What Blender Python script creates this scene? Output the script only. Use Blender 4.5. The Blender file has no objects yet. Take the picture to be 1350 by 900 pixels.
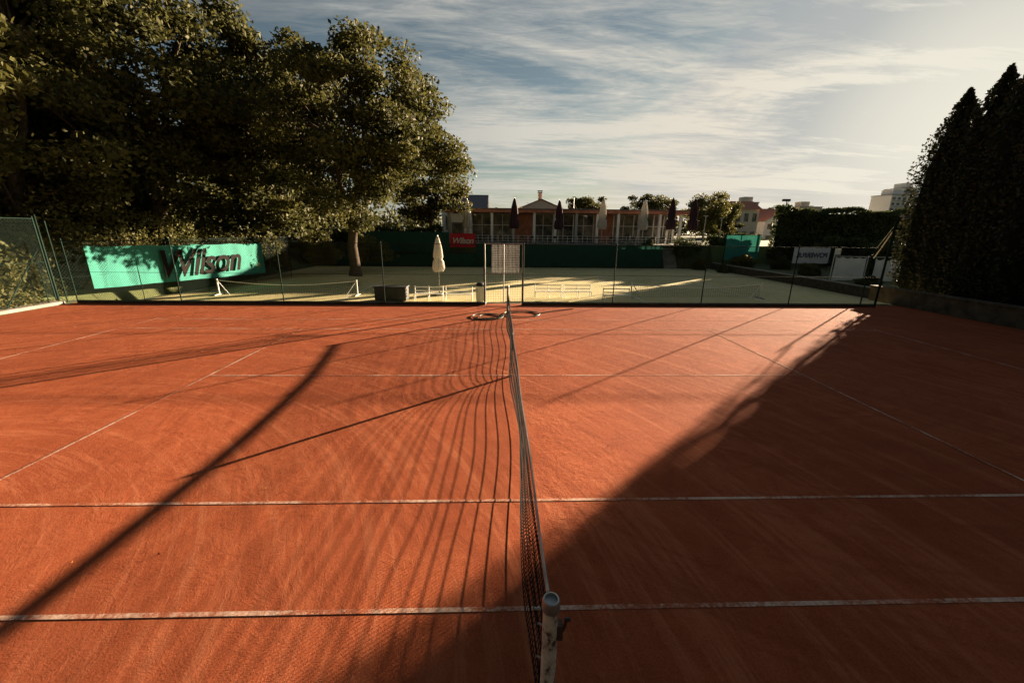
import bpy, math, random
import numpy as np
from mathutils import Vector, Matrix
rng=np.random.default_rng(7); random.seed(7)
scene=bpy.context.scene
COL=scene.collection
# ---------------------------------------------------------------- helpers
def nd(nt,t,**kw):
    n=nt.nodes.new(t)
    for k,v in kw.items(): setattr(n,k,v)
    return n
def new_mat(name):
    m=bpy.data.materials.new(name); m.use_nodes=True
    nt=m.node_tree; b=nt.nodes['Principled BSDF']
    return m,nt,b
def noise(nt,vec,scale,detail=4,rough=.6,dist=0):
    n=nd(nt,'ShaderNodeTexNoise'); n.inputs['Scale'].default_value=scale
    n.inputs['Detail'].default_value=detail; n.inputs['Roughness'].default_value=rough
    n.inputs['Distortion'].default_value=dist
    if vec is not None: nt.links.new(vec,n.inputs['Vector'])
    return n.outputs['Fac']
def ramp(nt,fac,stops):
    r=nd(nt,'ShaderNodeValToRGB'); e=r.color_ramp.elements
    while len(e)<len(stops): e.new(.5)
    for i,(p,c) in enumerate(stops):
        e[i].position=p; e[i].color=(*c,1) if len(c)==3 else c
    nt.links.new(fac,r.inputs[0]); return r.outputs[0]
def mixc(nt,f,a,b,mode='MIX'):
    m=nd(nt,'ShaderNodeMix',data_type='RGBA',blend_type=mode)
    for s,v in ((0,f),(6,a),(7,b)):
        if hasattr(v,'is_linked') or hasattr(v,'links'): nt.links.new(v,m.inputs[s])
        elif isinstance(v,tuple): m.inputs[s].default_value=(*v,1)
        else: m.inputs[s].default_value=v
    return m.outputs[2]
def mth(nt,op,a,b=0.0,clamp=False):
    m=nd(nt,'ShaderNodeMath',operation=op); m.use_clamp=clamp
    for s,v in ((0,a),(1,b)):
        if isinstance(v,(int,float)): m.inputs[s].default_value=v
        else: nt.links.new(v,m.inputs[s])
    return m.outputs[0]
def pos(nt,sc=(1,1,1),rot=(0,0,0)):
    g=nd(nt,'ShaderNodeNewGeometry'); mp=nd(nt,'ShaderNodeMapping')
    mp.inputs['Scale'].default_value=sc; mp.inputs['Rotation'].default_value=rot
    nt.links.new(g.outputs['Position'],mp.inputs[0]); return mp.outputs[0]
def bump(nt,b,h,strength=.3,dist=.02):
    n=nd(nt,'ShaderNodeBump'); n.inputs['Strength'].default_value=strength
    n.inputs['Distance'].default_value=dist
    nt.links.new(h,n.inputs['Height']); nt.links.new(n.outputs[0],b.inputs['Normal'])
def simple(name,c,rough=.7,var=.25,scale=3,metal=0,bmp=0,spec=.5):
    m,nt,b=new_mat(name); v=pos(nt)
    f=noise(nt,v,scale,3)
    lo=tuple(x*(1-var) for x in c); hi=tuple(min(1,x*(1+var)) for x in c)
    nt.links.new(ramp(nt,f,[(.3,lo),(.7,hi)]),b.inputs['Base Color'])
    b.inputs['Roughness'].default_value=rough; b.inputs['Metallic'].default_value=metal
    b.inputs['Specular IOR Level'].default_value=spec
    if bmp: bump(nt,b,noise(nt,v,scale*12,3),bmp,.01)
    return m
class MB:
    def __init__(s): s.v=[];s.f=[];s.m=[];s.mats=[]
    def mi(s,m):
        if m not in s.mats: s.mats.append(m)
        return s.mats.index(m)
    def quad(s,a,b,c,d,m):
        n=len(s.v); s.v+=[tuple(a),tuple(b),tuple(c),tuple(d)]; s.f.append((n,n+1,n+2,n+3)); s.m.append(s.mi(m))
    def tri(s,a,b,c,m):
        n=len(s.v); s.v+=[tuple(a),tuple(b),tuple(c)]; s.f.append((n,n+1,n+2)); s.m.append(s.mi(m))
    def box(s,x0,x1,y0,y1,z0,z1,m):
        n=len(s.v); P=[(x0,y0,z0),(x1,y0,z0),(x1,y1,z0),(x0,y1,z0),(x0,y0,z1),(x1,y0,z1),(x1,y1,z1),(x0,y1,z1)]
        s.v+=P
        for f in ((0,3,2,1),(4,5,6,7),(0,1,5,4),(1,2,6,5),(2,3,7,6),(3,0,4,7)):
            s.f.append(tuple(n+i for i in f)); s.m.append(s.mi(m))
    def tube(s,pts,r,m,sides=8,cap=True):
        pts=[Vector(p) for p in pts]; R=r if isinstance(r,(list,tuple)) else [r]*len(pts)
        n=len(s.v); k=s.mi(m)
        for i,p in enumerate(pts):
            t=(pts[min(i+1,len(pts)-1)]-pts[max(i-1,0)])
            if t.length<1e-6: t=Vector((0,0,1))
            t.normalize(); up=Vector((0,0,1)) if abs(t.z)<.9 else Vector((0,1,0))
            a=t.cross(up).normalized(); b=t.cross(a)
            for j in range(sides):
                an=2*math.pi*j/sides
                s.v.append(tuple(p+a*math.cos(an)*R[i]+b*math.sin(an)*R[i]))
        for i in range(len(pts)-1):
            for j in range(sides):
                j2=(j+1)%sides
                s.f.append((n+i*sides+j,n+i*sides+j2,n+(i+1)*sides+j2,n+(i+1)*sides+j)); s.m.append(k)
        if cap:
            s.f.append(tuple(n+j for j in range(sides))); s.m.append(k)
            e=n+(len(pts)-1)*sides; s.f.append(tuple(e+j for j in reversed(range(sides)))); s.m.append(k)
    def lathe(s,cx,cy,prof,m,n=16,wob=0,lobes=5):
        b=len(s.v); k=s.mi(m)
        for r,z in prof:
            for j in range(n):
                a=2*math.pi*j/n; rr=r*(1+wob*math.sin(a*lobes))
                s.v.append((cx+rr*math.cos(a),cy+rr*math.sin(a),z))
        for i in range(len(prof)-1):
            for j in range(n):
                j2=(j+1)%n; s.f.append((b+i*n+j,b+i*n+j2,b+(i+1)*n+j2,b+(i+1)*n+j)); s.m.append(k)
    def obj(s,name,parent=None,smooth=False,bevel=0):
        me=bpy.data.meshes.new(name); me.from_pydata(s.v,[],s.f)
        for m in s.mats: me.materials.append(m)
        me.polygons.foreach_set('material_index',s.m)
        if smooth: me.polygons.foreach_set('use_smooth',[True]*len(s.f))
        me.update(); o=bpy.data.objects.new(name,me); COL.objects.link(o)
        if parent: o.parent=parent
        if bevel:
            b=o.modifiers.new('bevel','BEVEL'); b.width=bevel; b.segments=2; b.limit_method='ANGLE'
        return o
def empty(name):
    e=bpy.data.objects.new(name,None); COL.objects.link(e); e.empty_display_size=.2; return e
def quads_mesh(name,V,tint,mat):
    N=len(V); me=bpy.data.meshes.new(name)
    me.vertices.add(N*4); me.vertices.foreach_set('co',V.reshape(-1).astype(np.float32))
    me.loops.add(N*4); me.loops.foreach_set('vertex_index',np.arange(N*4,dtype=np.int32))
    me.polygons.add(N); me.polygons.foreach_set('loop_start',np.arange(0,N*4,4,dtype=np.int32))
    me.update(calc_edges=True)
    a=me.attributes.new('tint','FLOAT','POINT'); a.data.foreach_set('value',np.repeat(tint,4).astype(np.float32))
    me.materials.append(mat); return me
def leaves(C,size,tint):
    N=len(C); a=rng.normal(size=(N,3)); a/=np.linalg.norm(a,axis=1)[:,None]
    b=rng.normal(size=(N,3)); b-=a*(a*b).sum(1)[:,None]; b/=np.linalg.norm(b,axis=1)[:,None]
    s=(size*rng.uniform(.6,1.3,N))[:,None]
    return np.stack([C+a*s,C+b*s*.55,C-a*s,C-b*s*.55],1)

# ---------------------------------------------------------------- materials
def clay_color(nt):
    v=pos(nt)
    big=noise(nt,v,.38,4,.65); med=noise(nt,v,1.9,6,.74,.8); fine=noise(nt,v,70,4,.9)
    # drag-brush arcs: rings round the turning point of the drag mat
    sp=nd(nt,'ShaderNodeSeparateXYZ'); nt.links.new(v,sp.inputs[0])
    def arcs(cx,cy,fr,fa,seed):
        dx=mth(nt,'ADD',sp.outputs['X'],-cx); dy=mth(nt,'ADD',sp.outputs['Y'],-cy)
        r=mth(nt,'SQRT',mth(nt,'ADD',mth(nt,'MULTIPLY',dx,dx),mth(nt,'MULTIPLY',dy,dy)))
        a=mth(nt,'ARCTAN2',dy,dx); cb=nd(nt,'ShaderNodeCombineXYZ')
        nt.links.new(mth(nt,'MULTIPLY',r,fr),cb.inputs[0]); nt.links.new(mth(nt,'MULTIPLY',a,fa),cb.inputs[1]); cb.inputs[2].default_value=seed
        return noise(nt,cb.outputs[0],1.0,5,.75,.25)
    a1=arcs(-7.5,1.0,6,2.2,1.0); a2=arcs(6.0,9.5,5,2.6,4.0)
    c=ramp(nt,med,[(.32,(.20,.044,.019)),(.5,(.315,.077,.032)),(.68,(.43,.130,.060))])
    c=mixc(nt,mth(nt,'MULTIPLY',ramp(nt,big,[(.40,(0,0,0)),(.60,(1,1,1))]),.62),c,(.19,.044,.020))
    c=mixc(nt,mth(nt,'MULTIPLY',ramp(nt,a1,[(.50,(0,0,0)),(.64,(1,1,1))]),.65),c,(.48,.170,.087))
    c=mixc(nt,mth(nt,'MULTIPLY',ramp(nt,a2,[(.50,(0,0,0)),(.66,(1,1,1))]),.62),c,(.165,.037,.017))
    vo=nd(nt,'ShaderNodeTexVoronoi'); vo.inputs['Scale'].default_value=1.1; nt.links.new(pos(nt,(1,.55,1),(0,0,.4)),vo.inputs['Vector'])
    c=mixc(nt,mth(nt,'MULTIPLY',ramp(nt,vo.outputs['Distance'],[(.03,(1,1,1)),(.08,(0,0,0))]),.35),c,(.47,.18,.10))
    c=mixc(nt,.42,c,ramp(nt,fine,[(.3,(.13,.027,.011)),(.7,(.52,.145,.064))]))
    near=mth(nt,'SUBTRACT',1.0,mth(nt,'MULTIPLY',mth(nt,'ABSOLUTE',mth(nt,'ADD',sp.outputs['X'],-.7)),.8),True)
    return c,v,fine,med,a1,a2,near
clay,nt,b=new_mat('clay_surface'); c,v,fine,med,a1,a2,near=clay_color(nt)
nt.links.new(c,b.inputs['Base Color']); b.inputs['Roughness'].default_value=.95; b.inputs['Specular IOR Level'].default_value=.06
scf=noise(nt,v,9,4,.75,.5)
h=mth(nt,'ADD',mth(nt,'MULTIPLY',fine,.95),mth(nt,'MULTIPLY',med,2.0)); h=mth(nt,'ADD',h,mth(nt,'MULTIPLY',a1,.6)); h=mth(nt,'ADD',h,mth(nt,'MULTIPLY',a2,.4))
h=mth(nt,'ADD',h,mth(nt,'MULTIPLY',mth(nt,'MULTIPLY',scf,near),2.2))
bump(nt,b,h,.62,.013)
linem,nt,b=new_mat('worn_court_tape'); c,v,fine,med,a1,a2,near=clay_color(nt)
wf=mth(nt,'ADD',mth(nt,'MULTIPLY',noise(nt,v,.9,4,.7),.85),mth(nt,'MULTIPLY',noise(nt,v,30,3,.8),.55))
nt.links.new(mixc(nt,ramp(nt,wf,[(.58,(.8,.8,.8)),(.76,(.05,.05,.05))]),c,(.70,.54,.44)),b.inputs['Base Color'])
b.inputs['Roughness'].default_value=.95; b.inputs['Specular IOR Level'].default_value=.06
bump(nt,b,mth(nt,'ADD',fine,mth(nt,'MULTIPLY',med,1.6)),.55,.012)
def foliage(name,dark,light,trans=.25,scale=.5):
    m,nt,b=new_mat(name)
    a=nd(nt,'ShaderNodeAttribute'); a.attribute_name='tint'
    n=noise(nt,pos(nt),scale,2)
    f=mth(nt,'ADD',mth(nt,'MULTIPLY',a.outputs['Fac'],.65),mth(nt,'MULTIPLY',n,.45))
    c=ramp(nt,f,[(.15,dark),(.85,light)])
    nt.links.new(c,b.inputs['Base Color']); b.inputs['Roughness'].default_value=.65
    b.inputs['Specular IOR Level'].default_value=.2
    t=nd(nt,'ShaderNodeBsdfTranslucent'); nt.links.new(c,t.inputs[0])
    mx=nd(nt,'ShaderNodeMixShader'); mx.inputs[0].default_value=trans
    nt.links.new(b.outputs[0],mx.inputs[1]); nt.links.new(t.outputs[0],mx.inputs[2])
    nt.links.new(mx.outputs[0],nt.nodes['Material Output'].inputs[0]); return m
leaf=foliage('oak_leaves',(.024,.031,.010),(.100,.094,.026),.35)
leafy=foliage('bush_leaves',(.04,.05,.015),(.14,.125,.036),.35)
cypm=foliage('cypress_foliage',(.016,.018,.010),(.05,.05,.024),.15,1)
hedm=foliage('hedge_foliage',(.034,.048,.017),(.10,.115,.038),.25)
bark=simple('bark',(.075,.058,.042),.95,.4,6,bmp=.6,spec=.1)
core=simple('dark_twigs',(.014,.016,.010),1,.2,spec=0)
green=simple('green_painted_steel',(.010,.024,.018),.8,.2,spec=.1)
wire=simple('green_fence_wire',(.012,.024,.019),.8,.2,spec=.1)
netm=simple('black_net_cord',(.009,.010,.010),.85,.2,spec=.1)
white=simple('white_paint',(.70,.69,.65),.5,.08,8)
tape=simple('net_tape',(.42,.40,.37),.8,.35,9)
grey=simple('galvanised_steel',(.33,.33,.32),.45,.2,9,.6)
rust=simple('rusty_steel',(.08,.045,.03),.8,.4,20)
conc=simple('concrete',(.24,.22,.19),.9,.25,2,bmp=.4)
stone=simple('dark_stone',(.08,.068,.05),.95,.4,3,bmp=.6,spec=.1)
black=simple('black_plastic',(.018,.018,.018),.6,.2)
def fabric(name,c,tr=.3):
    m,nt,b=new_mat(name); v=pos(nt); f=noise(nt,v,1.2,4)
    cc=ramp(nt,f,[(.3,tuple(x*.78 for x in c)),(.7,c)])
    nt.links.new(cc,b.inputs['Base Color']); b.inputs['Roughness'].default_value=.8; b.inputs['Specular IOR Level'].default_value=.2
    bump(nt,b,noise(nt,pos(nt,(1,1,.35)),3,3),.5,.05)
    t=nd(nt,'ShaderNodeBsdfTranslucent'); nt.links.new(cc,t.inputs[0])
    mx=nd(nt,'ShaderNodeMixShader'); mx.inputs[0].default_value=tr
    nt.links.new(b.outputs[0],mx.inputs[1]); nt.links.new(t.outputs[0],mx.inputs[2])
    nt.links.new(mx.outputs[0],nt.nodes['Material Output'].inputs[0]); return m
teal=fabric('teal_tarpaulin',(.045,.25,.20),.15)
dkgreen=fabric('dark_green_windscreen',(.022,.080,.060))
redf=fabric('red_banner',(.55,.03,.04))
whitef=fabric('white_sheet',(.72,.72,.70),.4)
plum=fabric('plum_canopy',(.06,.03,.04),.1)
creamf=fabric('cream_canopy',(.62,.58,.52),.3)
ink=simple('dark_ink',(.014,.011,.010),.8,.1,spec=.05)
inkn=simple('navy_ink',(.02,.03,.09),.7,.1)
gm,nt,b=new_mat('grass_ground'); v=pos(nt)
c=ramp(nt,noise(nt,v,.4,5,.7),[(.3,(.05,.065,.02)),(.55,(.085,.10,.03)),(.8,(.13,.12,.06))])
c=mixc(nt,.4,c,ramp(nt,noise(nt,v,18,3,.8),[(.3,(.02,.03,.01)),(.7,(.10,.11,.04))]))
nt.links.new(c,b.inputs['Base Color']); b.inputs['Roughness'].default_value=1; bump(nt,b,noise(nt,v,25,3),.8,.04)
lc,nt,b=new_mat('lower_court_surface'); v=pos(nt)
c=ramp(nt,noise(nt,v,.28,5,.65,.5),[(.3,(.46,.43,.19)),(.55,(.64,.55,.29)),(.8,(.72,.60,.36))])
c=mixc(nt,.3,c,ramp(nt,noise(nt,v,9,4,.8),[(.3,(.32,.31,.12)),(.7,(.70,.60,.36))]))
nt.links.new(c,b.inputs['Base Color']); b.inputs['Roughness'].default_value=1; b.inputs['Specular IOR Level'].default_value=.1; bump(nt,b,noise(nt,v,12,3),.4,.03)
glass,nt,b=new_mat('window_glass'); b.inputs['Roughness'].default_value=.08
nt.links.new(ramp(nt,noise(nt,pos(nt),.7,2),[(.35,(.03,.035,.04)),(.7,(.28,.24,.18))]),b.inputs['Base Color'])
wood=simple('red_wood_cladding',(.38,.15,.085),.7,.3,2)
stucco=simple('cream_stucco',(.62,.54,.44),.9,.1,2)
stuccow=simple('white_stucco',(.78,.76,.74),.9,.1,2)
greyw=simple('grey_render',(.38,.37,.36),.9,.15,2)
tile=simple('red_roof_tiles',(.42,.14,.075),.8,.3,4)
dkroof=simple('dark_roof',(.13,.12,.13),.6,.2,3)
hosem=simple('green_hose',(.04,.11,.08),.4,.2,6)

# ---------------------------------------------------------------- terrain
xs=sorted(set([-3000,-1200,-400,-150,-80,-60,-45,-35,-28,-23.2,-22.7,26.4,26.6,30,34,38,44,52,70,100,180,400,1200,3000]+list(np.linspace(-18,22,9))))
ys=sorted(set([-600,-150,-40,-10,0,8,16.95,17.25,20,25,30,35,40,45,49.9,51.3,56,70,90,130,200,400,900,2000,4000]))
def H(x,y):
    if y<=17: z=0
    elif y>=51: z=1.33
    elif x<-23: z=-.4
    elif x<26.5: z=-1.43
    else: z=-.8+min(1,max(0,(x-34)/10))*1.4
    if y<=17 and x<-22: z=-.05
    return z
g=MB(); idx={}
for i,x in enumerate(xs):
    for j,y in enumerate(ys):
        idx[i,j]=len(g.v); g.v.append((x,y,H(x,y)))
g.mi(gm)
for i in range(len(xs)-1):
    for j in range(len(ys)-1):
        g.f.append((idx[i,j],idx[i+1,j],idx[i+1,j+1],idx[i,j+1])); g.m.append(0)
g.obj('ground')
def sheet(name,x0,x1,y0,y1,z,m):
    q=MB(); q.quad((x0,y0,z),(x1,y0,z),(x1,y1,z),(x0,y1,z),m); return q.obj(name)
sheet('clay_tennis_court',-17.2,17.35,-8,16.7,.004,clay)
sheet('lower_tennis_court',-22.2,26.2,17.6,49.6,-1.424,lc)

# ---------------------------------------------------------------- court lines
NX=.28; Y0=2.575; YC=Y0+5.485
L=MB(); z=.008
def strip(x0,x1,y0,y1): L.quad((x0,y0,z),(x1,y0,z),(x1,y1,z),(x0,y1,z),linem)
for y in (Y0,Y0+1.372,Y0+9.6,Y0+10.97): strip(NX-11.885,NX+11.885,y-.021,y+.021)
strip(NX-6.4+.05,NX+6.4-.05,YC-.02,YC+.02)
z=.012
for x in (-6.4,6.4): strip(NX+x-.02,NX+x+.02,Y0+1.40,Y0+9.57)
for x in (-11.91,11.91): strip(NX+x-.025,NX+x+.025,Y0-.03,Y0+11)
L.obj('court_lines')
L=MB(); z=-1.419
for cx in (-14.4,13.6):
    for x in (-4.1,4.1): L.quad((cx+x-.04,18,z),(cx+x+.04,18,z),(cx+x+.04,39,z),(cx+x-.04,39,z),white)
z=-1.415
for cx in (-14.4,13.6):
    for y in (21.5,33.5,39): L.quad((cx-4.1,y-.05,z),(cx+4.1,y-.05,z),(cx+4.1,y+.05,z),(cx-4.1,y+.05,z),white)
L.obj('lower_court_lines')

# ---------------------------------------------------------------- main net
NY0,NY1=1.75,14.40
def top(y):
    if y<YC: t=(y-NY0)/(YC-NY0)
    else: t=(NY1-y)/(NY1-YC)
    return 1.06-.146*t-.035*math.sin(math.pi*t)
net=empty('tennis_net')
ny=int((NY1-NY0)/.045); nk=23
YS=np.linspace(NY0+.06,NY1-.06,ny+1); G=np.zeros((ny+1,nk+1,3))
for j,y in enumerate(YS):
    e=math.exp(-abs(y-YC)/.55); tp=top(y)-.03
    ends=min(1,(y-NY0)/.8,(NY1-y)/.8); ph=.9*math.sin(y*.8)+.5*math.sin(y*2.1)
    for k in range(nk+1):
        q=k/nk; w=q*(1-q)*4
        qq=q+.009*w*math.sin(2*math.pi*7.6*q+ph)+.006*w*math.sin(2*math.pi*3.1*q-ph)
        qq=qq*(1-.42*e*(1-q))
        zz=.035+(tp-.035)*qq
        xx=NX-.03*(1-q)+ends*(1-.8*e)*(.03*w*math.cos(2*math.pi*5*q+ph)+.05*math.sin(y*1.3+1)*(1-q))-.05*e*(1-q)
        G[j,k]=(xx,y,zz)
def cords(paths,r,name,parent,m):
    V=[];F=[]
    off=[(r,0),(-r*.5,r*.87),(-r*.5,-r*.87)]
    for P,ax in paths:
        n=len(V)
        for p in P:
            for a,bb in off:
                V.append((p[0]+a,p[1]+(bb if ax else 0),p[2]+(0 if ax else bb)))
        for i in range(len(P)-1):
            for j in range(3):
                j2=(j+1)%3; F.append((n+i*3+j,n+i*3+j2,n+i*3+3+j2,n+i*3+3+j))
    me=bpy.data.meshes.new(name); me.from_pydata(V,[],F); me.materials.append(m); o=bpy.data.objects.new(name,me)
    COL.objects.link(o); o.parent=parent; return o
cords([(G[j],1) for j in range(ny+1)]+[(G[:,k],0) for k in range(nk+1)],.0029,'mesh',net,netm)
t=MB()
yy=np.linspace(NY0+.03,NY1-.03,120)
for a,bq in zip(yy[:-1],yy[1:]):
    ta,tb=top(a),top(bq); wa=.006
    P=lambda y,tz,sx,dz:(NX+sx*wa+.006*math.sin(y*2.3),y,tz+dz)
    t.quad(P(a,ta,-1,-.055),P(bq,tb,-1,-.055),P(bq,tb,-1,0),P(a,ta,-1,0),tape)
    t.quad(P(bq,tb,1,-.055),P(a,ta,1,-.055),P(a,ta,1,0),P(bq,tb,1,0),tape)
    t.quad(P(a,ta,-1,0),P(bq,tb,-1,0),P(bq,tb,1,0.002),P(a,ta,1,.002),tape)
t.obj('top_tape',net)
t=MB(); t.box(NX-.02,NX-.016,YC-.03,YC+.03,.0,.93,tape); t.box(NX+.016,NX+.02,YC-.03,YC+.03,0,.93,tape); t.box(NX-.02,NX+.02,YC-.03,YC+.03,.93,.934,tape)
t.obj('centre_strap',net)
t=MB(); t.tube([(NX,NY0,1.045),(NX,NY0+.1,1.045)],.004,grey)
t.tube([(NX,NY0-.02,1.02),(NX,NY0+.06,1.03)],.004,grey)
t.tube([(NX-.035,NY0+.05,.03),(NX-.01,NY0+.05,1.02)],.012,netm)
t.obj('cable',net)
pm,nt,b=new_mat('chipped_white_post'); v=pos(nt,(1,1,.6))
nt.links.new(ramp(nt,noise(nt,v,16,5,.7),[(.42,(.68,.64,.57)),(.54,(.50,.47,.41)),(.60,(.13,.09,.07)),(.7,(.07,.05,.04))]),b.inputs['Base Color'])
b.inputs['Roughness'].default_value=.55
def netpost(y,name,crank):
    p=MB()
    p.lathe(NX+.005,y-.03,[(.055,0),(.045,.02),(.043,1.0)],pm,28)
    p.lathe(NX+.005,y-.03,[(.044,1.001),(.050,1.004),(.050,1.055),(.044,1.072),(.036,1.074),(.034,1.055),(.0,1.053)],grey,28)
    p.lathe(NX+.005,y-.03,[(.09,0),(.09,.012),(.0,.014)],rust,20)
    if crank:
        p.box(NX+.035,NX+.075,y-.055,y-.005,.80,.90,rust)
        p.tube([(NX+.05,y-.03,.86),(NX+.085,y-.03,.86)],.018,rust,12)
        p.tube([(NX+.085,y-.03,.86),(NX+.088,y-.05,.93),(NX+.085,y-.06,.96)],.009,rust,8)
        p.tube([(NX+.08,y-.06,.96),(NX+.11,y-.06,.96)],.011,black,8)
        p.tube([(NX-.05,y-.03,1.0),(NX-.085,y-.02,.995)],.008,grey,8)
        for zz in (.35,.6,.85): p.tube([(NX-.06,y+.01,zz),(NX-.035,y,zz)],.006,grey,6)
    o=p.obj(name,None,True); m=o.modifiers.new('es','EDGE_SPLIT'); m.split_angle=math.radians(40)
netpost(NY0,'net_post',True); netpost(NY1+.06,'net_post',False)

# ---------------------------------------------------------------- chain link fences
def fence(name,A,B,z0,z1,cell=.10,w=.0048,posts=2.6,pr=.022,rails=True,kerb=True,pm_=green):
    A=Vector((*A,0)); B=Vector((*B,0)); Lq=(B-A).length; u=(B-A)/Lq; h=z1-z0
    e=empty(name); f=MB()
    def ribbon(s0,za,s1,zb):
        d=math.hypot(s1-s0,zb-za)
        if d<.02: return
        nx,nz=-(zb-za)/d*w/2,(s1-s0)/d*w/2
        pt=lambda s,zq:(A.x+u.x*s,A.y+u.y*s,z0+zq)
        n=max(1,int(d/.3))
        for i in range(n):
            t0,t1=i/n,(i+1)/n
            a0,b0=s0+(s1-s0)*t0,za+(zb-za)*t0; a1,b1=s0+(s1-s0)*t1,za+(zb-za)*t1
            f.quad(pt(a0-nx,b0-nz),pt(a1-nx,b1-nz),pt(a1+nx,b1+nz),pt(a0+nx,b0+nz),wire)
    k=-h
    while k<Lq:
        s0=max(0,k); za=s0-k; s1=min(Lq,k+h); zb=s1-k
        if s1>s0:
            ribbon(s0,za,s1,zb); ribbon(s0,h-za,s1,h-zb)
        k+=cell
    f.obj('chain_link_mesh',e)
    p=MB(); n=max(1,round(Lq/posts))
    for i in range(n+1):
        q=A+u*(Lq*i/n); p.tube([(q.x,q.y-.04,z0-.1),(q.x,q.y-.04,z1+.08)],pr,pm_,8)
    m=max(1,int(Lq/1.2))
    if rails:
        for zz in (z1,z0+h*.5,z0+.06): p.tube([tuple((A+(B-A)*(i/m)).xy)+(zz,) for i in range(m+1)],.008 if zz<z1 else .014,pm_,6)
    p.obj('posts_and_rails',e)
    if kerb:
        p=MB(); p.tube([tuple((A+(B-A)*(i/m)-Vector((0,.02,0))).xy)+(z0+.03,) for i in range(m+1)],.07,stone,4); p.obj('kerb',e)
    return e
YF=16.42
fence('chain_link_fence',(-17.0,YF),(-.65,YF),.03,2.45,cell=.085,posts=4)
fence('chain_link_fence',(.95,YF),(16.0,YF),.03,2.45,cell=.085,posts=4)
fence('chain_link_fence',(-17.7,16.3),(-17.7,-6),.03,3.25,posts=3.4)
fence('chain_link_fence',(-17.7,16.7),(-22.1,20),-.1,3.1,posts=3,kerb=False)
fence('chain_link_fence',(-22.1,20),(-19.4,38),-1.3,2.2,cell=.16,w=.008,posts=4.5,kerb=False)
fence('chain_link_fence',(-20.5,49.8),(26,49.8),-1.4,1.9,cell=.2,w=.012,posts=3.1,kerb=False)
c=MB(); c.tube([(-17.75,16.4,0),(-17.75,16.4,3.4)],.035,green); c.tube([(-17.75,16.3,2.3),(-17.75,14.6,.05)],.022,green); c.obj('fence_corner_post',smooth=True)
c=MB(); c.tube([(16.0,16.35,0),(16.0,16.35,3.45),(16.06,16.35,3.62),(16.25,16.3,3.68)],.04,green)
c.tube([(16.0,16.4,3.1),(16.55,17.3,2.4),(17.0,18.0,1.95)],.025,white); c.tube([(16.0,16.4,3.3),(17.1,18.1,2.35)],.012,grey)
c.tube([(16.9,18.0,-.8),(16.9,18.0,2.1)],.03,green)
c.box(16.15,16.42,16.2,16.4,3.6,3.72,grey); c.obj('fence_corner_post')
e=empty('fence_gate'); p=MB()
for x in (-.62,.92): p.tube([(x,YF,0),(x,YF,2.5)],.03,grey)
p.tube([(-.62,YF,2.48),(.92,YF,2.48)],.022,grey); p.tube([(-.62,YF,1.3),(.92,YF,1.3)],.018,grey); p.tube([(-.55,YF,.1),(.85,YF,.1)],.02,grey)
p.tube([(.15,YF,.1),(.15,YF,2.48)],.018,grey); p.tube([(-.62,YF,.1),(-.1,YF+.6,0)],.02,grey);p.obj('frame',e)
p=MB()
for i in range(20): p.box(-.33+i*.057,-.33+i*.057+.013,YF-.012,YF-.008,1.33,2.44,whitef)
for j in range(16): p.box(-.33,.78,YF-.006,YF-.002,1.34+j*.069,1.351+j*.069,whitef)
p.obj('mesh_panel',e)
p=MB()
for x in np.arange(-.58,.9,.1): p.box(x,x+.005,YF+.002,YF+.005,.12,2.45,wire)
for zz in np.arange(.15,2.4,.1): p.box(-.6,.9,YF+.007,YF+.01,zz,zz+.005,wire)
p.obj('wire_infill',e)
k=MB(); k.box(-18.2,-17.3,-8,16.2,0,.12,conc); k.obj('path_kerb',bevel=.02)
k=MB(); k.box(17.4,17.75,-8,18.2,0,.62,stone); k.box(17.36,17.79,-8,18.25,.622,.70,stone); k.obj('retaining_wall',bevel=.015)
k=MB(); k.box(26.3,26.65,22,49.5,-1.43,-.72,stone); k.box(26.26,26.7,22,49.5,-.718,-.64,conc)
k.obj('retaining_wall',bevel=.02)
k=MB(); k.box(-18,17.3,16.9,17.15,-1.43,-.01,stone); k.obj('retaining_wall')
k=MB()
for i in range(8): k.box(20.4,22.0,49.7+i*.22,49.918+i*.22,-1.4,-1.4+(i+1)*.34,conc)
k.obj('stone_steps')

# ---------------------------------------------------------------- banners
def text(body,size,origin,u,mat,parent,shear=0,off=.0,mirror=False,name='lettering'):
    cu=bpy.data.curves.new(name,'FONT'); cu.body=body; cu.size=size; cu.shear=shear; cu.offset=off; cu.extrude=.002
    cu.align_x='CENTER'; cu.align_y='CENTER'; cu.space_character=.92
    o=bpy.data.objects.new(name,cu); COL.objects.link(o); cu.materials.append(mat)
    o.location=origin; o.rotation_euler=(math.pi/2,0,math.atan2(u[1],u[0])); o.parent=parent
    if mirror: o.scale.x=-1
    return o
def cloth(P00,P10,P11,P01,m,nx=30,nz=6,amp=.04,sag=0):
    q=MB(); P00,P10,P11,P01=map(Vector,(P00,P10,P11,P01)); n=(P10-P00).cross(Vector((0,0,1))).normalized()
    k=q.mi(m); ph=random.random()*6
    for i in range(nx+1):
        for j in range(nz+1):
            a=i/nx; bq=j/nz; p=(P00*(1-a)+P10*a)*(1-bq)+(P01*(1-a)+P11*a)*bq
            p=p+n*amp*(math.sin(a*nx*.9+ph)+.6*math.sin(a*nx*.37+bq*3)); p.z-=sag*abs(math.sin(a*math.pi*4))*(.4+.6*bq)
            q.v.append(tuple(p))
    for i in range(nx):
        for j in range(nz):
            a=i*(nz+1)+j; q.f.append((a,a+nz+1,a+nz+2,a+1)); q.m.append(k)
    return q
bn=empty('teal_sponsor_banner')
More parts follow.
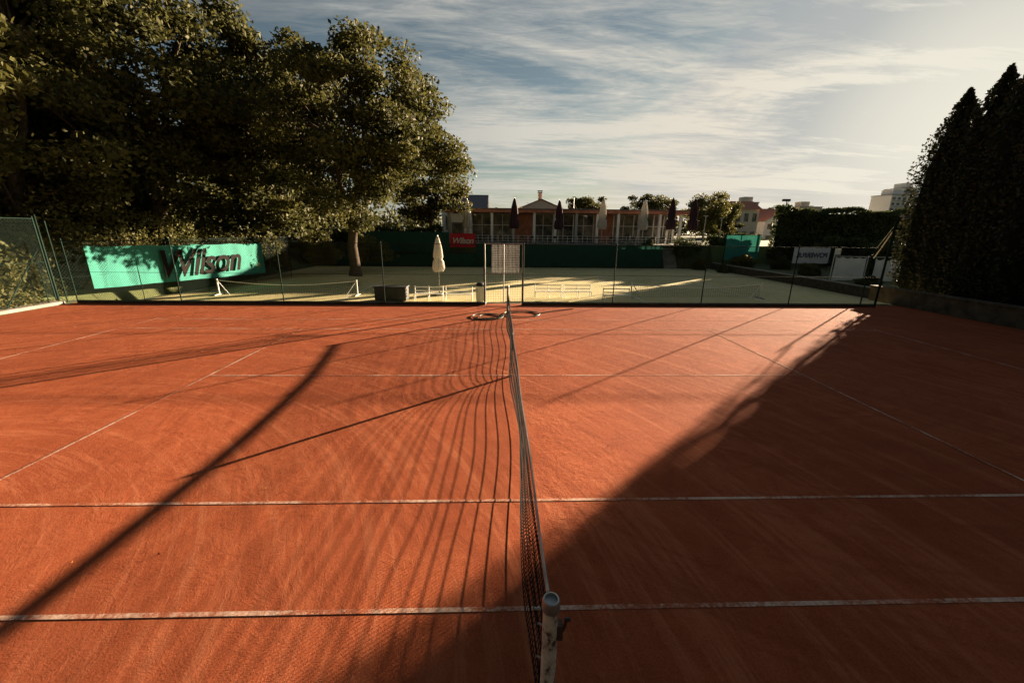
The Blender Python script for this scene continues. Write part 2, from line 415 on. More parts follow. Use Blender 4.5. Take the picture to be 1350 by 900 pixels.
cloth((-21.8,22.0,-.25),(-19.8,34.6,-.67),(-19.8,34.6,1.75),(-21.8,22.0,1.99),teal,60,8,.02,.06).obj('cloth',bn,True)
t_=.52; u=Vector((2,12.6,0)).normalized()
text('Wilson',2.45,(-21.8+2*t_+.18,22+12.6*t_,.62),u,ink,bn,.35,.035)
rb=empty('red_sponsor_banner')
cloth((-6.0,49.3,.95),(-3.0,49.3,.95),(-3.0,49.3,2.55),(-6.0,49.3,2.55),redf,12,4,.02).obj('cloth',rb,True)
text('Wilson',.95,(-4.5,49.2,1.7),(1,0),whitef,rb,.3,.02)
pb=empty('white_sponsor_banner')
cloth((30,40.8,0),(33.8,40.8,0),(33.8,40.8,1.62),(30,40.8,1.62),whitef,14,4,.02).obj('cloth',pb,True)
text('POWERFUL',.66,(31.9,40.7,.8),(1,0),inkn,pb,0,.02,True)
f=MB()
for x in (29.95,31.9,33.85): f.tube([(x,40.9,-.8),(x,40.9,1.7)],.03,green)
f.obj('posts',pb)
ws=empty('white_dust_sheet')
cloth((27.9,33,-.75),(30.6,33,-.8),(30.6,33,1.1),(27.9,33,1.15),whitef,20,6,.05,.12).obj('cloth_a',ws,True)
cloth((31.0,32.6,-.95),(33.8,32.4,-1.0),(33.8,32.4,1.0),(31.0,32.6,1.1),whitef,20,6,.06,.2).obj('cloth_b',ws,True)
f=MB()
for x in (27.85,30.8,33.9): f.tube([(x,33.1,-.85),(x,33.1,1.7 if x<28 else 1.25)],.03,white)
f.tube([(27.85,33.1,1.18),(33.9,33.0,1.1)],.02,white); f.box(27.8,28.3,33.05,33.1,1.3,1.8,white); f.obj('frame',ws)
tw=empty('teal_windscreen')
cloth((27.5,49.2,-.3),(31.6,49.0,-.3),(31.6,49.0,2.65),(27.5,49.2,2.65),teal,16,6,.03).obj('cloth',tw,True)
f=MB()
for x in (27.5,29.5,31.6): f.tube([(x,49.3,-.8),(x,49.3,2.8)],.05,green)
f.obj('posts',tw)
dw=empty('green_windscreen')
cloth((-17,49.4,.3),(-6.1,49.4,.3),(-6.1,49.4,2.7),(-17,49.4,2.7),dkgreen,30,4,.02).obj('cloth_a',dw,True)
cloth((-2.8,49.6,-1.3),(20,49.6,-1.3),(20,49.6,1.25),(-2.8,49.6,1.25),dkgreen,60,4,.03).obj('cloth_b',dw,True)
cloth((-20.4,49.6,-1.3),(-2.9,49.62,-1.3),(-2.9,49.62,.2),(-20.4,49.6,.2),dkgreen,40,4,.03).obj('cloth_c',dw,True)

# ---------------------------------------------------------------- lower court furniture
ZL=-1.42
def smallnet(xa,xb,y,name):
    e=empty(name); p=MB()
    for x,s in ((xa,1),(xb,-1)):
        p.tube([(x,y,ZL),(x,y,ZL+1.08)],.05,white); p.tube([(x,y,ZL+1.0),(x+s*.75,y-.1,ZL+.02)],.025,white)
        p.tube([(x,y-.5,ZL+.04),(x,y+.5,ZL+.04)],.04,grey)
    p.obj('posts',e)
    n=int((xb-xa)/.16)
    tz=lambda x:ZL+1.0-.30*math.sin(math.pi*(x-xa)/(xb-xa))
    X=np.linspace(xa,xb,n+1); paths=[]
    for x in X: paths.append(([(x,y,ZL+.05),(x,y,tz(x))],1))
    for k in range(7): paths.append(([(x,y,ZL+.05+(tz(x)-ZL-.05)*k/7) for x in X],0))
    cords(paths,.006,'mesh',e,netm)
    q=MB()
    for a,bq in zip(X[:-1],X[1:]): q.quad((a,y-.02,tz(a)-.03),(bq,y-.02,tz(bq)-.03),(bq,y-.02,tz(bq)+.02),(a,y-.02,tz(a)+.02),white)
    q.obj('top_tape',e)
smallnet(-19.0,-9.74,27.4,'practice_net'); smallnet(9.06,18.2,27.2,'practice_net')
p=MB(); x0,x1,y0,y1=-7.95,-5.95,25.3,26.1
p.box(x0,x1,y0,y1,ZL+.06,ZL+.82,black)
for i in range(9):
    x=x0+.02+i*(x1-x0-.1)/8; p.box(x,x+.06,y0-.03,y0-.002,ZL+.06,ZL+.80,black)
p.box(x0-.05,x1+.05,y0-.06,y1+.03,ZL+.84,ZL+.92,black)
for x in (x0+.05,x1-.15): p.box(x,x+.1,y0+.05,y1-.05,ZL,ZL+.055,black)
p.obj('storage_box',bevel=.012)
def bench(x0,x1,y):
    p=MB()
    n=max(1,round((x1-x0)/1.2))
    for i in range(n+1):
        x=x0+(x1-x0)*i/n
        p.tube([(x,y,ZL),(x,y,ZL+.88)],.03,white,6); p.tube([(x,y-.45,ZL),(x,y-.45,ZL+.42)],.025,white,6)
        p.tube([(x,y-.45,ZL+.4),(x,y,ZL+.4)],.022,white,6)
    for zz in (.60,.83): p.box(x0,x1,y-.05,y-.03,ZL+zz-.03,ZL+zz+.03,white)
    for k in range(3): p.box(x0,x1,y-.46+k*.15,y-.36+k*.15,ZL+.43,ZL+.455,white)
    p.obj('white_bench')
bench(-5.5,-3.7,25.9);bench(-3.5,-1.8,25.8);bench(2.4,4.2,27.2);bench(4.4,6.2,27.2);bench(6.7,8.4,25.6)
p=MB(); p.lathe(-1.25,25.3,[(.0,ZL),(.24,ZL),(.27,ZL+.9),(.29,ZL+.92),(.29,ZL+.98),(.2,ZL+1.0)],white,18)
for i in range(18):
    a=i*2*math.pi/18; p.tube([(-1.25+.26*math.cos(a),25.3+.26*math.sin(a),ZL+.05),(-1.25+.29*math.cos(a),25.3+.29*math.sin(a),ZL+.9)],.012,grey,5)
p.lathe(-1.25,25.3,[(.3,ZL+1.0),(.31,ZL+1.06),(.2,ZL+1.2),(0,ZL+1.24)],black,18); p.obj('waste_bin')
def parasol(x,y,zb,zt,m,name,w=.42,low=.38):
    e=empty(name); h=zt-zb
    p=MB(); p.tube([(x,y,zb),(x,y,zt+.02)],.045,grey); p.lathe(x,y,[(.0,zb),(.5,zb),(.5,zb+.1),(.1,zb+.16)],conc,16); p.obj('pole_and_base',e)
    p=MB(); z0=zb+h*low; hh=zt-z0
    p.lathe(x,y,[(w*.75,z0),(w,z0+hh*.10),(w*.85,z0+hh*.3),(w*.62,z0+hh*.34),(w*.78,z0+hh*.42),(w*.6,z0+hh*.7),(w*.25,z0+hh*.93),(.02,zt)],m,32,.22,8); p.obj('folded_canopy',e,True)
parasol(-4.25,28,ZL,2.6,creamf,'closed_parasol',.36,.4)
p=MB()
def coil(cx,cy,r,turns,tail):
    P=[]
    for i in range(int(turns*24)):
        a=i/24*2*math.pi; rr=r*(1+.25*math.sin(i*.13))
        P.append((cx+rr*math.cos(a)*1.15+.05*math.sin(i*.05),cy+rr*math.sin(a)+.04*math.sin(i*.08),.03+.004*(i/24)))
    P+=tail; p.tube(P,.017,hosem,6)
coil(-.42,14.0,.42,1.9,[(-.1,13.6,.03),(.2,14.4,.03),(.6,14.8,.03),(1.4,14.85,.03)])
coil(.85,14.5,.5,1.2,[(1.5,14.6,.03),(2.0,15.0,.03),(2.9,15.5,.03)])
p.obj('garden_hose',None,True)

# ---------------------------------------------------------------- clubhouse
cb=empty('clubhouse'); BX0,BX1,BY=-7.2,25.2,57.5; zb,zr=1.33,5.7
w=MB(); w.box(BX0,BX1,BY+1.6,BY+12,zb,zr-.45,greyw); w.obj('walls',cb)
w=MB(); w.box(BX0-.4,BX1+.8,BY-1.2,BY+12.4,zr-.42,zr-.02,wood); w.box(BX0-.5,BX1+.9,BY-1.3,BY+12.5,zr,zr+.12,dkroof); w.obj('flat_roof',cb)
w=MB(); pl=MB(); gl=MB(); n=11
for i in range(n+1):
    x=BX0+.3+(BX1-BX0-.6)*i/n
    pl.box(x-.17,x+.17,BY-.9,BY-.55,zb,zr-.43,stuccow if i%3 else greyw)
    w.box(x-.07,x+.07,BY+1.45,BY+1.57,zb,zr-.46,stuccow)
    if i<n:
        xa=x+.1; xb=x+(BX1-BX0-.6)/n-.1
        if i%4==3: w.box(xa,xb,BY+1.42,BY+1.58,zb,zr-.5,wood)
        else:
            gl.box(xa,xb,BY+1.5,BY+1.56,zb+.1,zr-.6,glass)
            w.box((xa+xb)/2-.04,(xa+xb)/2+.04,BY+1.43,BY+1.49,zb+.1,zr-.6,stuccow)
            w.box(xa,xb,BY+1.40,BY+1.425,zb+2.3,zb+2.38,stuccow)
pl.obj('columns',cb); w.obj('frames',cb); gl.obj('windows',cb)
w=MB(); w.box(BX0,-4.3,BY-.5,BY+1.38,zb,zr-.44,stuccow); w.box(-6.6,-5,BY-.56,BY-.51,zb+1,zb+2.6,glass); w.obj('side_room',cb)
w=MB(); w.box(-9,26.5,51.6,57,zb+.004,zb+.03,conc); w.obj('terrace_paving')
r=MB()
for i in range(24):
    x=-4+i*1.25; r.tube([(x,51.7,zb),(x,51.7,zb+1.0)],.03,white,6)
for zz in (.35,.68,1.0): r.tube([(-4,51.7,zb+zz),(24.8,51.7,zb+zz)],.022,white,6)
r.obj('terrace_railing')
for i,(x,m) in enumerate(((-4.2,creamf),(1.8,plum),(7.6,plum),(13.1,creamf),(18.7,creamf),(22.1,plum),(24.8,plum))):
    parasol(x,53.3+random.uniform(-.5,.5),zb,7.0+random.uniform(-.3,.2),m,'closed_parasol',.55,.33)
for i in range(9):
    x=-2+i*2.9+random.uniform(-.4,.4); y=54.6
    p=MB(); p.lathe(x,y,[(.3,zb+.03),(.05,zb+.07),(.04,zb+.7),(.45,zb+.72),(.45,zb+.76),(0,zb+.765)],black,12)
    p.obj('cafe_table')
    p=MB()
    for sx in (-.8,.55):
        for ax in (0,.4):
            for ay in (0,.4): p.tube([(x+sx+ax,y-.2+ay,zb),(x+sx+ax,y-.2+ay,zb+(.95 if ay else .45))],.02,black,5)
        p.box(x+sx,x+sx+.4,y-.2,y+.2,zb+.44,zb+.48,black); p.box(x+sx,x+sx+.4,y+.18,y+.2,zb+.6,zb+.95,black)
    p.obj('cafe_chair')
def house(name,x0,x1,y0,y1,z0,ze,zt,wm,rm,axis='x',chim=None,win=3,floors=1):
    e=empty(name); w=MB(); w.box(x0,x1,y0,y1,z0,ze,wm)
    r=MB(); o=.5
    if axis=='x':
        ym=(y0+y1)/2
        r.quad((x0-o,y0-o,ze-.1),(x1+o,y0-o,ze-.1),(x1+o,ym,zt),(x0-o,ym,zt),rm); r.quad((x1+o,y1+o,ze-.1),(x0-o,y1+o,ze-.1),(x0-o,ym,zt),(x1+o,ym,zt),rm)
        for x in (x0,x1): w.tri((x,y0,ze),(x,y1,ze),(x,ym,zt-.15),wm)
    else:
        xm=(x0+x1)/2
        r.quad((x0-o,y0-o,ze-.1),(xm,y0-o,zt),(xm,y1+o,zt),(x0-o,y1+o,ze-.1),rm); r.quad((x1+o,y0-o,ze-.1),(x1+o,y1+o,ze-.1),(xm,y1+o,zt),(xm,y0-o,zt),rm)
        for y in (y0,y1): w.tri((x0,y,ze),(x1,y,ze),(xm,y,zt-.15),wm)
    w.obj('walls',e); r.obj('roof',e)
    g=MB()
    for f in range(floors):
        fh=(ze-z0)/floors
        for i in range(win):
            x=x0+(x1-x0)*(i+.5)/win; ww=(x1-x0)/win*.25
            g.box(x-ww,x+ww,y0-.06,y0-.01,z0+fh*(f+.3),z0+fh*(f+.75),glass)
    g.obj('windows',e)
    if chim:
        c=MB(); cx,cz=chim; c.box(cx-.3,cx+.3,y0+2,y0+2.6,ze,cz-.4,stucco); c.box(cx-.4,cx+.4,y0+1.9,y0+2.7,cz-.38,cz-.28,dkroof)
        c.box(cx-.25,cx-.15,y0+2,y0+2.6,cz-.27,cz-.1,dkroof);c.box(cx+.15,cx+.25,y0+2,y0+2.6,cz-.27,cz-.1,dkroof); c.box(cx-.45,cx+.45,y0+1.9,y0+2.7,cz-.09,cz,dkroof); c.obj('chimney',e)
house('tiled_house',3.6,10.2,71,79,1.3,6.7,8.1,stucco,tile,'y',(6.9,9.6))
house('white_house',-10,-2.6,72,80,1.3,6.6,9.0,stuccow,dkroof,'x')
house('white_house',70,80,108,116,0,6,9,stuccow,tile,'y',floors=2)
house('stucco_house',57,63,100,108,0,8.5,10.5,stucco,tile,'x',floors=2)
house('tiled_house',82,92,130,140,0,7,10.5,stucco,tile,'x',floors=2)
def block(name,x0,x1,y0,y1,z0,z1,fl,nw,m):
    e=empty(name); w=MB(); w.box(x0,x1,y0,y1,z0,z1,m); w.box(x0+3,x0+8,y0+3,y1-3,z1+.01,z1+3,m); w.box(x0-.3,x1+.3,y0-.3,y1+.3,z1-.5,z1+.005,greyw); w.obj('walls',e)
    g=MB(); fh=(z1-z0-1)/fl
    for f in range(fl):
        for i in range(nw):
            x=x0+(x1-x0)*(i+.5)/nw; g.box(x-.9,x+.9,y0-.1,y0-.02,z0+fh*f+1,z0+fh*f+2.4,glass)
        g.box(x0+.5,x1-.5,y0-.9,y0-.12,z0+fh*f+.3,z0+fh*f+.5,greyw)
    g.obj('windows',e)
block('apartment_block',236,252,248,262,0,26,8,5,stuccow); block('apartment_block',252.5,265,258,272,0,31,9,5,stuccow); block('apartment_block',266,280,256,270,0,27,8,5,stuccow)
block('apartment_block',182,196,250,262,0,18.5,5,5,stucco); block('apartment_block',200,214,270,280,0,17.5,5,5,stuccow); block('apartment_block',140,150,240,252,0,20,6,4,stucco)
def mast(x,y,z0,z1):
    p=MB(); p.tube([(x,y,z0),(x,y,z1)],[.09,.06],rust); p.box(x-.55,x+.35,y-.2,y+.2,z1,z1+.28,black); p.tube([(x,y,z1-.5),(x+.3,y,z1)],.03,rust); p.obj('floodlight_mast')
mast(37.8,54.5,-.3,7.0)
for x,y,h in ((30,60,5.2),(33.5,62,5.0),(36,75,6.5),(12.3,70,8.3)):
    p=MB(); p.tube([(x,y,1),(x,y,h)],.06,grey); p.box(x-.3,x+.3,y-.1,y+.1,h,h+.12,grey); p.obj('street_lamp')

# ---------------------------------------------------------------- vegetation
def make_tree(name,x,y,z0,ht,rx,trunk_h=.25,n_cl=90,per=420,leafsz=.17,mat=leaf,seed=1,rz=None,cl_r=1.35,dx=0,low=0):
    global rng
    rng=np.random.default_rng(seed); e=empty(name)
    rz=rz or ht*.44; cz=z0+ht-rz
    C=[];tries=0
    while len(C)<n_cl and tries<20000:
        tries+=1
        d=rng.normal(size=3); d/=np.linalg.norm(d); r=rng.uniform(.30,1)**.5
        lump=1+.12*math.sin(d[0]*5+seed)+.10*math.sin(d[1]*7+seed*2)+.10*math.sin(d[2]*6+seed)
        p=np.array([d[0]*rx*r*lump*.93,d[1]*rx*r*lump*.93,d[2]*rz*r*min(lump,1.06)*.93])
        if d[2]<0: p[2]*=(1+low)
        C.append(p+np.array([x+dx,y,cz]))
    C=np.array(C); pts=[];tin=[]
    for c in C:
        k=int(per*rng.uniform(.6,1.3)); s=cl_r*rng.uniform(.65,1.25)
        g=rng.normal(size=(k,3)); g/=np.linalg.norm(g,axis=1)[:,None]; g*=(rng.uniform(0,1,k)**.45)[:,None]*s
        g[:,2]*=.62; g[:,:2]*=1.12
        pts.append(c+g); tin.append(np.clip(rng.uniform(.1,.9)*.6+rng.uniform(0,.4,k)+g[:,2]/s*.15,0,1))
    pts=np.concatenate(pts); tin=np.concatenate(tin)
    me=quads_mesh('leaves',leaves(pts,leafsz,tin),tin,mat); o=bpy.data.objects.new('leaves',me); COL.objects.link(o); o.parent=e
    b=MB(); R=.022*ht
    th=trunk_h*ht; fork=Vector((x+dx*.15,y,z0+th))
    b.tube([(x,y,z0-.3),(x+.05,y,z0+.5),(x-.05,y,z0+th*.6),fork],[R*1.5,R*1.1,R,R*.9],bark,10)
    topz=z0+ht*.85
    tops=[]
    for i in range(5):
        a=i*2*math.pi/5+seed; q=Vector((x+dx*.6+math.cos(a)*rx*.3,y+math.sin(a)*rx*.3,z0+th+(topz-z0-th)*(.45+.1*(i%3))))
        mid=fork.lerp(q,.5)+Vector((math.cos(a)*.3,math.sin(a)*.3,.2)); b.tube([fork,mid,q],[R*.6,R*.45,R*.32],bark,8); tops.append(q)
    for c in C[::2]:
        c=Vector(c); t=min(tops+[fork],key=lambda q:(q-c).length); mid=t.lerp(c,.5)+Vector((0,0,-.25)); b.tube([t,mid,c],[R*.22,R*.14,R*.05],bark,5)
    b.obj('trunk_and_limbs',e,True); return e
make_tree('oak_tree',-12.1,34,-.5,17.8,7.0,.2,150,360,.16,leaf,3,rz=7.5,dx=1.2,cl_r=1.35,low=-.04)
make_tree('oak_tree',-8.8,53,1.3,11,4.3,.2,50,330,.20,leaf,4,rz=4.6,cl_r=1.3)
make_tree('oak_tree',-20.5,39,-.5,22.5,6.4,.2,130,330,.19,leaf,5,rz=10.5,cl_r=1.6)
make_tree('oak_tree',-25.5,32,-.4,24.5,6.6,.2,140,330,.18,leaf,8,rz=11.6,cl_r=1.7)
make_tree('oak_tree',-26.8,24.0,-.3,21,5.9,.2,140,330,.16,leaf,11,rz=9.9,cl_r=1.5)
make_tree('oak_tree',-23.8,16.0,-.1,18,4.9,.2,130,330,.14,leaf,14,rz=8.6,cl_r=1.3)
make_tree('oak_tree',-34,30,-.4,26,7,.2,80,260,.27,leaf,17,rz=12.5,cl_r=1.9)
def leaf_mass(name,fn,n,size,mat,seed,corefn=None):
    global rng
    rng=np.random.default_rng(seed); pts,tin=fn(n)
    me=quads_mesh('foliage',leaves(pts,size,tin),tin,mat)
    e=empty(name); o=bpy.data.objects.new('foliage',me); COL.objects.link(o); o.parent=e
    if corefn: corefn(e)
    return e
def bush(name,x,y,z0,rx,rz,seed,mat=leafy,n=5000,size=.09):
    def fn(n):
        d=rng.normal(size=(n,3)); d/=np.linalg.norm(d,axis=1)[:,None]
        l=1+.2*np.sin(d[:,0]*5+seed)+.18*np.sin(d[:,1]*6+seed*1.7)+.15*np.sin(d[:,2]*8+seed)
        r=rng.uniform(.45,1.05,n)**.5*l; P=d*r[:,None]*np.array([rx,rx,rz]); P[:,2]=np.abs(P[:,2]+rz*.4)
        return P+np.array([x,y,z0]),np.clip(rng.uniform(0,.6,n)+.35*np.sin(P[:,0]*3+seed)*.5+.2,0,1)
    def cf(e):
        b=MB()
        for i in range(7):
            a=i*.9; b.tube([(x,y,z0),(x+math.cos(a)*rx*.4,y+math.sin(a)*rx*.4,z0+rz*.9)],[.05,.02],bark,5)
        b.obj('stems',e)
    return leaf_mass(name,fn,n,size,mat,seed,cf)
for i,(x,y,rx,rz) in enumerate(((-24.2,20.5,1.7,2.6),(-24.6,23,2.0,3.0),(-24.3,26.5,2.0,3.0),(-23.5,30,2.0,2.8),(-22.6,33.5,2,2.4),(-21.5,37,1.8,2.2),(-20.9,15.8,1.6,2.3),(-20.8,12.5,1.5,2.2),(-21,9,1.8,2.4),(-18,41,2.2,2),(-14,44,2.2,1.8))):
    bush('bush',x,y,-.4,rx,rz,30+i,leaf if i in (0,6,7,8) else leafy,5500,.10)
def wood_fn(n):
    c=np.column_stack([rng.uniform(-75,-20,260),rng.uniform(38,75,260),rng.uniform(0,15,260)])
    c=np.concatenate([c,np.column_stack([rng.uniform(-50,-29,160),rng.uniform(5,38,160),rng.uniform(0,18,160)])])
    m=(c[:,0]/c[:,1]>-.38); c=c[~m]
    i=rng.integers(0,len(c),n); g=rng.normal(size=(n,3))*np.array([1.6,1.6,1.2]); P=c[i]+g; P[:,2]=np.abs(P[:,2])-.3
    return P,np.clip(rng.uniform(0,.7,n),0,1)
leaf_mass('sky_blocking_wood',wood_fn,45000,.45,leaf,77)
# unseen wood added behind the camera to block rear sky and deepen shade
def sky_block_wood_fn(n):
    c=np.column_stack([rng.uniform(-45,45,420),rng.uniform(-30,-13,420),rng.uniform(0,17,420)])
    c=np.concatenate([c,np.column_stack([rng.uniform(22,45,150),rng.uniform(-30,3,150),rng.uniform(0,14,150)])])
    i=rng.integers(0,len(c),n); g=rng.normal(size=(n,3))*np.array([1.7,1.4,1.3]); P=c[i]+g; P[:,2]=np.abs(P[:,2])
    return P,np.clip(rng.uniform(0,.7,n),0,1)
leaf_mass('sky_blocking_wood',sky_block_wood_fn,22000,.7,leaf,79)
def cypress(x,y,z0,h,r,seed):
    def prof(t): return np.clip(np.minimum((t/.06),1)**.5*(1-np.clip((t-.56)/.44,0,1)**2.1*.97)*(.88+.12*np.sin(t*3)),.02,1)
    def fn(n):
        t=rng.uniform(0,1,n)**.9; a=rng.uniform(0,2*np.pi,n)
        rr=r*prof(t)*(1+.14*np.sin(a*5+seed+t*4)+.10*np.sin(a*9+t*17))*rng.uniform(.70,1.10,n)
        tuft=.4*np.abs(np.sin(a*7+t*31+seed))
        P=np.column_stack([x+rr*np.cos(a),y+rr*np.sin(a),z0+t*h+tuft])
        return P,np.clip(rng.uniform(0,.6,n)+.3*np.sin(a*9+t*17),0,1)
    def cf(e):
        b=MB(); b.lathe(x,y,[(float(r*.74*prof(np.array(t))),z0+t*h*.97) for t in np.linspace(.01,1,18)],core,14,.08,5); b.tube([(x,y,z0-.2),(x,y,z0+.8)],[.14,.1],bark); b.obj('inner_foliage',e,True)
    leaf_mass('cypress_tree',fn,10000,.08,cypm,seed,cf)
cy=[(20.5,19.1,8.8,1.0),(20.2,17.5,9.1,1.05),(19.8,16.0,9.4,1.1),(19.5,14.6,9.0,1.1),(19.7,13.2,9.4,1.1),(19.5,11.8,9.1,1.1),(19.7,10.4,9.2,1.15),(19.5,9.0,9.0,1.1),(19.6,7.6,9.2,1.1),(19.6,6.2,8.9,1.1),(21.6,17.8,8.2,1.0),(21.4,15.2,9,1.2),(21.4,12.2,9,1.2)]
for i,(x,y,h,r) in enumerate(cy): cypress(x,y,0,h,r,100+i)
def hedge(name,x0,x1,y0,y1,z0,z1,n,seed,size=.14,mat=hedm):
    def fn(n):
        s=rng.integers(0,4,n); u=rng.uniform(0,1,n); v=rng.uniform(0,1,n); w_=rng.uniform(-.25,.12,n)
        X=x0+(x1-x0)*u; Y=y0+(y1-y0)*v; Z=z0+(z1-z0)*v
        t=z1+.25*np.sin(X*.8+seed)+.12*np.sin(X*2.3)
        P=np.where((s<2)[:,None],np.column_stack([X,np.full(n,y0)-w_,z0+(t-z0)*v]),np.where((s==2)[:,None],np.column_stack([X,Y,t+w_]),np.column_stack([np.where(v>.5,x0-w_,x1+w_),y0+(y1-y0)*rng.uniform(0,1,n),z0+(t-z0)*u])))
        P+=.15*np.sin(P[:,[1,2,0]]*2.1)
        return P,np.clip(rng.uniform(0,.7,n)+.25*np.sin(P[:,0]*1.7)*np.sin(P[:,2]*2.2),0,1)
    def cf(e):
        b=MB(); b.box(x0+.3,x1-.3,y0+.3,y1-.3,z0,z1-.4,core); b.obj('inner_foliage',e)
    leaf_mass(name,fn,n,size,mat,seed,cf)
hedge('tall_hedge',33.5,50.5,48,50,-.2,5.6,22000,201)
hedge('hedge',27,33,51.5,53,0,2.4,6000,202)
hedge('hedge',-24,-7.5,52,54,1.0,3.0,9000,203)
hedge('hedge',36,44,43.5,45,-.3,2.2,6000,204)
hedge('hedge',34.5,50,36,38,-.5,1.9,9000,205)
for i,(x,y,z0,rx,rz,m) in enumerate(((22.9,50.7,.2,1.25,1.5,hedm),(24.6,51.5,.2,.9,1.1,hedm),(28,46,-.8,1,.9,leafy),(30.5,43,-.8,.8,.8,hedm),(34.5,44,-.5,1.2,1.4,leafy),(29,37,-.8,.8,.7,hedm),(35.5,33,-.7,1.4,1.3,hedm),(37,30,-.5,1.8,1.5,hedm),(27.5,29,-.8,.7,.5,hedm),(18.9,52,.5,.8,1.0,hedm),(24.3,48.5,-1.4,.8,.8,leafy),(25.3,45,-1.4,.6,.6,hedm))):
    bush('bush',x,y,z0,rx,rz,60+i,m,3500,.10)
for i,(x,y,h,r) in enumerate(((28.5,84,9.6,4.2),(34,88,10.6,4),(21,90,8.8,3.5),(36,72,9.2,3.6),(41,76,8.8,3.6),(46,90,8,4),(16,80,8.8,3),(62,120,9,6),(100,150,12,8),(52,95,7,5))):
    make_tree('deciduous_tree',x,y,1,h,r,.25,34,230,.2,leafy if i%2 else leaf,300+i,rz=h*.42,cl_r=1.2)
def far_fn(n):
    c=np.column_stack([rng.uniform(-120,420,240),rng.uniform(170,240,240),rng.uniform(2,8,240)])
    i=rng.integers(0,len(c),n); P=c[i]+rng.normal(size=(n,3))*np.array([5,4,2.2]); P[:,2]=np.abs(P[:,2]); return P,rng.uniform(0,1,n)
leaf_mass('distant_treeline',far_fn,25000,1.0,leaf,88)
def weeds(n):
    P=np.column_stack([rng.uniform(-19.5,-17.5,n),rng.uniform(2,16.3,n),rng.uniform(0,.28,n)**1.2]); return P,rng.uniform(0,1,n)
leaf_mass('weeds',weeds,9000,.06,leafy,90)
def fallen(n):
    P=np.column_stack([rng.uniform(-16,16,n),rng.uniform(1.2,16,n),np.full(n,.012)]); return P,rng.uniform(.6,1,n)
fl=simple('fallen_leaf',(.30,.14,.04),.8,.3,5)
leaf_mass('fallen_leaves',fallen,60,.014,fl,91)

# ---------------------------------------------------------------- light
az,el=math.radians(49.5),math.radians(9.4)
s=Vector((math.sin(az)*math.cos(el),math.cos(az)*math.cos(el),math.sin(el)))
ld=bpy.data.lights.new('sun','SUN'); ld.energy=31; ld.angle=math.radians(.55); ld.color=(1,.77,.52)
lo=bpy.data.objects.new('sun',ld); COL.objects.link(lo); lo.rotation_euler=s.to_track_quat('Z','Y').to_euler(); lo.location=(40,35,20)
wd=bpy.data.worlds.new('World'); scene.world=wd; wd.use_nodes=True; nt=wd.node_tree
bg=nt.nodes['Background']
sky=nd(nt,'ShaderNodeTexSky'); sky.sky_type='NISHITA'; sky.sun_disc=False; sky.sun_elevation=el; sky.sun_rotation=az
sky.air_density=1.0; sky.dust_density=.8; sky.ozone_density=1.2
tc=nd(nt,'ShaderNodeTexCoord'); sp=nd(nt,'ShaderNodeSeparateXYZ'); nt.links.new(tc.outputs['Generated'],sp.inputs[0])
zz=mth(nt,'MAXIMUM',sp.outputs['Z'],0.0); dn=mth(nt,'ADD',zz,.09)
cx=mth(nt,'DIVIDE',sp.outputs['X'],dn); cyy=mth(nt,'DIVIDE',sp.outputs['Y'],dn)
cmb=nd(nt,'ShaderNodeCombineXYZ'); nt.links.new(cx,cmb.inputs[0]); nt.links.new(cyy,cmb.inputs[1])
def mapn(sc,rot,loc=(0,0,0)):
    m=nd(nt,'ShaderNodeMapping'); m.inputs['Scale'].default_value=sc; m.inputs['Rotation'].default_value=(0,0,rot); m.inputs['Location'].default_value=loc
    nt.links.new(cmb.outputs[0],m.inputs[0]); return m.outputs[0]
n1=noise(nt,mapn((.40,1.1,1),-.30,(2.3,1.1,0)),1.0,7,.62,1.1)
n2=noise(nt,mapn((1.3,5.0,1),.3),2.2,6,.72,.7)
n3=noise(nt,mapn((.30,.60,1),.15,(.5,3,0)),1.0,2,.5)
f=mth(nt,'ADD',mth(nt,'MULTIPLY',n1,.62),mth(nt,'MULTIPLY',n2,.24)); f=mth(nt,'ADD',f,mth(nt,'MULTIPLY',n3,.40))
cl=ramp(nt,f,[(.52,(0,0,0)),(.60,(.42,.42,.42)),(.68,(1,1,1))])
clr=ramp(nt,zz,[(.48,(1,1,1)),(.75,(.1,.1,.1))])
cl=mth(nt,'MULTIPLY',cl,clr)
skb=nd(nt,'ShaderNodeHueSaturation'); skb.inputs['Saturation'].default_value=.8; nt.links.new(sky.outputs[0],skb.inputs['Color'])
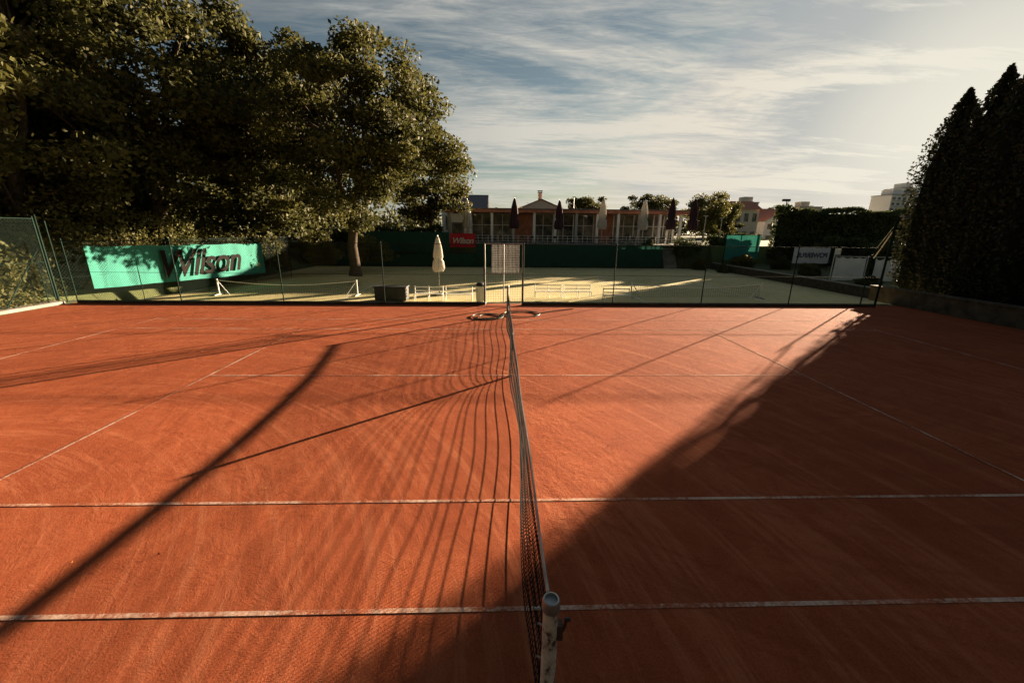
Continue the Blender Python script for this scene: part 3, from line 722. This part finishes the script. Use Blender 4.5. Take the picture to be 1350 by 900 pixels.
tnt=nd(nt,'ShaderNodeVectorMath',operation='MULTIPLY'); nt.links.new(skb.outputs[0],tnt.inputs[0]); tnt.inputs[1].default_value=(.95,1.02,.99)
# high thin haze limits how bright the clear air gets beside the sun
hz=ramp(nt,zz,[(.0,(.80,.73,.60)),(.10,(.60,.60,.57)),(.25,(.42,.46,.48)),(.6,(.30,.36,.40))])
hzx=nd(nt,'ShaderNodeVectorMath',operation='SCALE'); nt.links.new(hz,hzx.inputs[0]); hzx.inputs['Scale'].default_value=11
cap=nd(nt,'ShaderNodeVectorMath',operation='MINIMUM'); nt.links.new(tnt.outputs[0],cap.inputs[0]); nt.links.new(hzx.outputs[0],cap.inputs[1])
vm=nd(nt,'ShaderNodeVectorMath',operation='DOT_PRODUCT'); nt.links.new(tc.outputs['Generated'],vm.inputs[0]); vm.inputs[1].default_value=s
sd=ramp(nt,vm.outputs['Value'],[(.0,(.07,.075,.085)),(.40,(.44,.45,.43)),(.7,(.76,.72,.63)),(.93,(.92,.84,.70)),(1.0,(1,.95,.8))])
sdx=nd(nt,'ShaderNodeVectorMath',operation='SCALE'); nt.links.new(sd,sdx.inputs[0]); sdx.inputs['Scale'].default_value=11
glow=ramp(nt,vm.outputs['Value'],[(.90,(0,0,0)),(.97,(.25,.25,.25)),(1.0,(.9,.9,.9))])
clf=mth(nt,'MAXIMUM',mth(nt,'MULTIPLY',cl,.9),glow)
col=mixc(nt,clf,cap.outputs[0],sdx.outputs[0])
nt.links.new(col,bg.inputs[0]); bg.inputs[1].default_value=.083

# ---------------------------------------------------------------- camera
cd=bpy.data.cameras.new('camera'); cam=bpy.data.objects.new('camera',cd); COL.objects.link(cam); scene.camera=cam
cd.sensor_width=36; cd.lens=14.0; cd.clip_end=9000; cd.clip_start=.05
yaw=math.radians(1.8); pitch=math.radians(15.64); roll=math.radians(.6)
M=Matrix.Rotation(-yaw,4,'Z')@Matrix.Rotation(math.pi/2-pitch,4,'X')@Matrix.Rotation(roll,4,'Z')
M.translation=Vector((0,0,3.02)); cam.matrix_world=M
scene.view_settings.view_transform='Standard'; scene.view_settings.look='None'; scene.view_settings.exposure=0
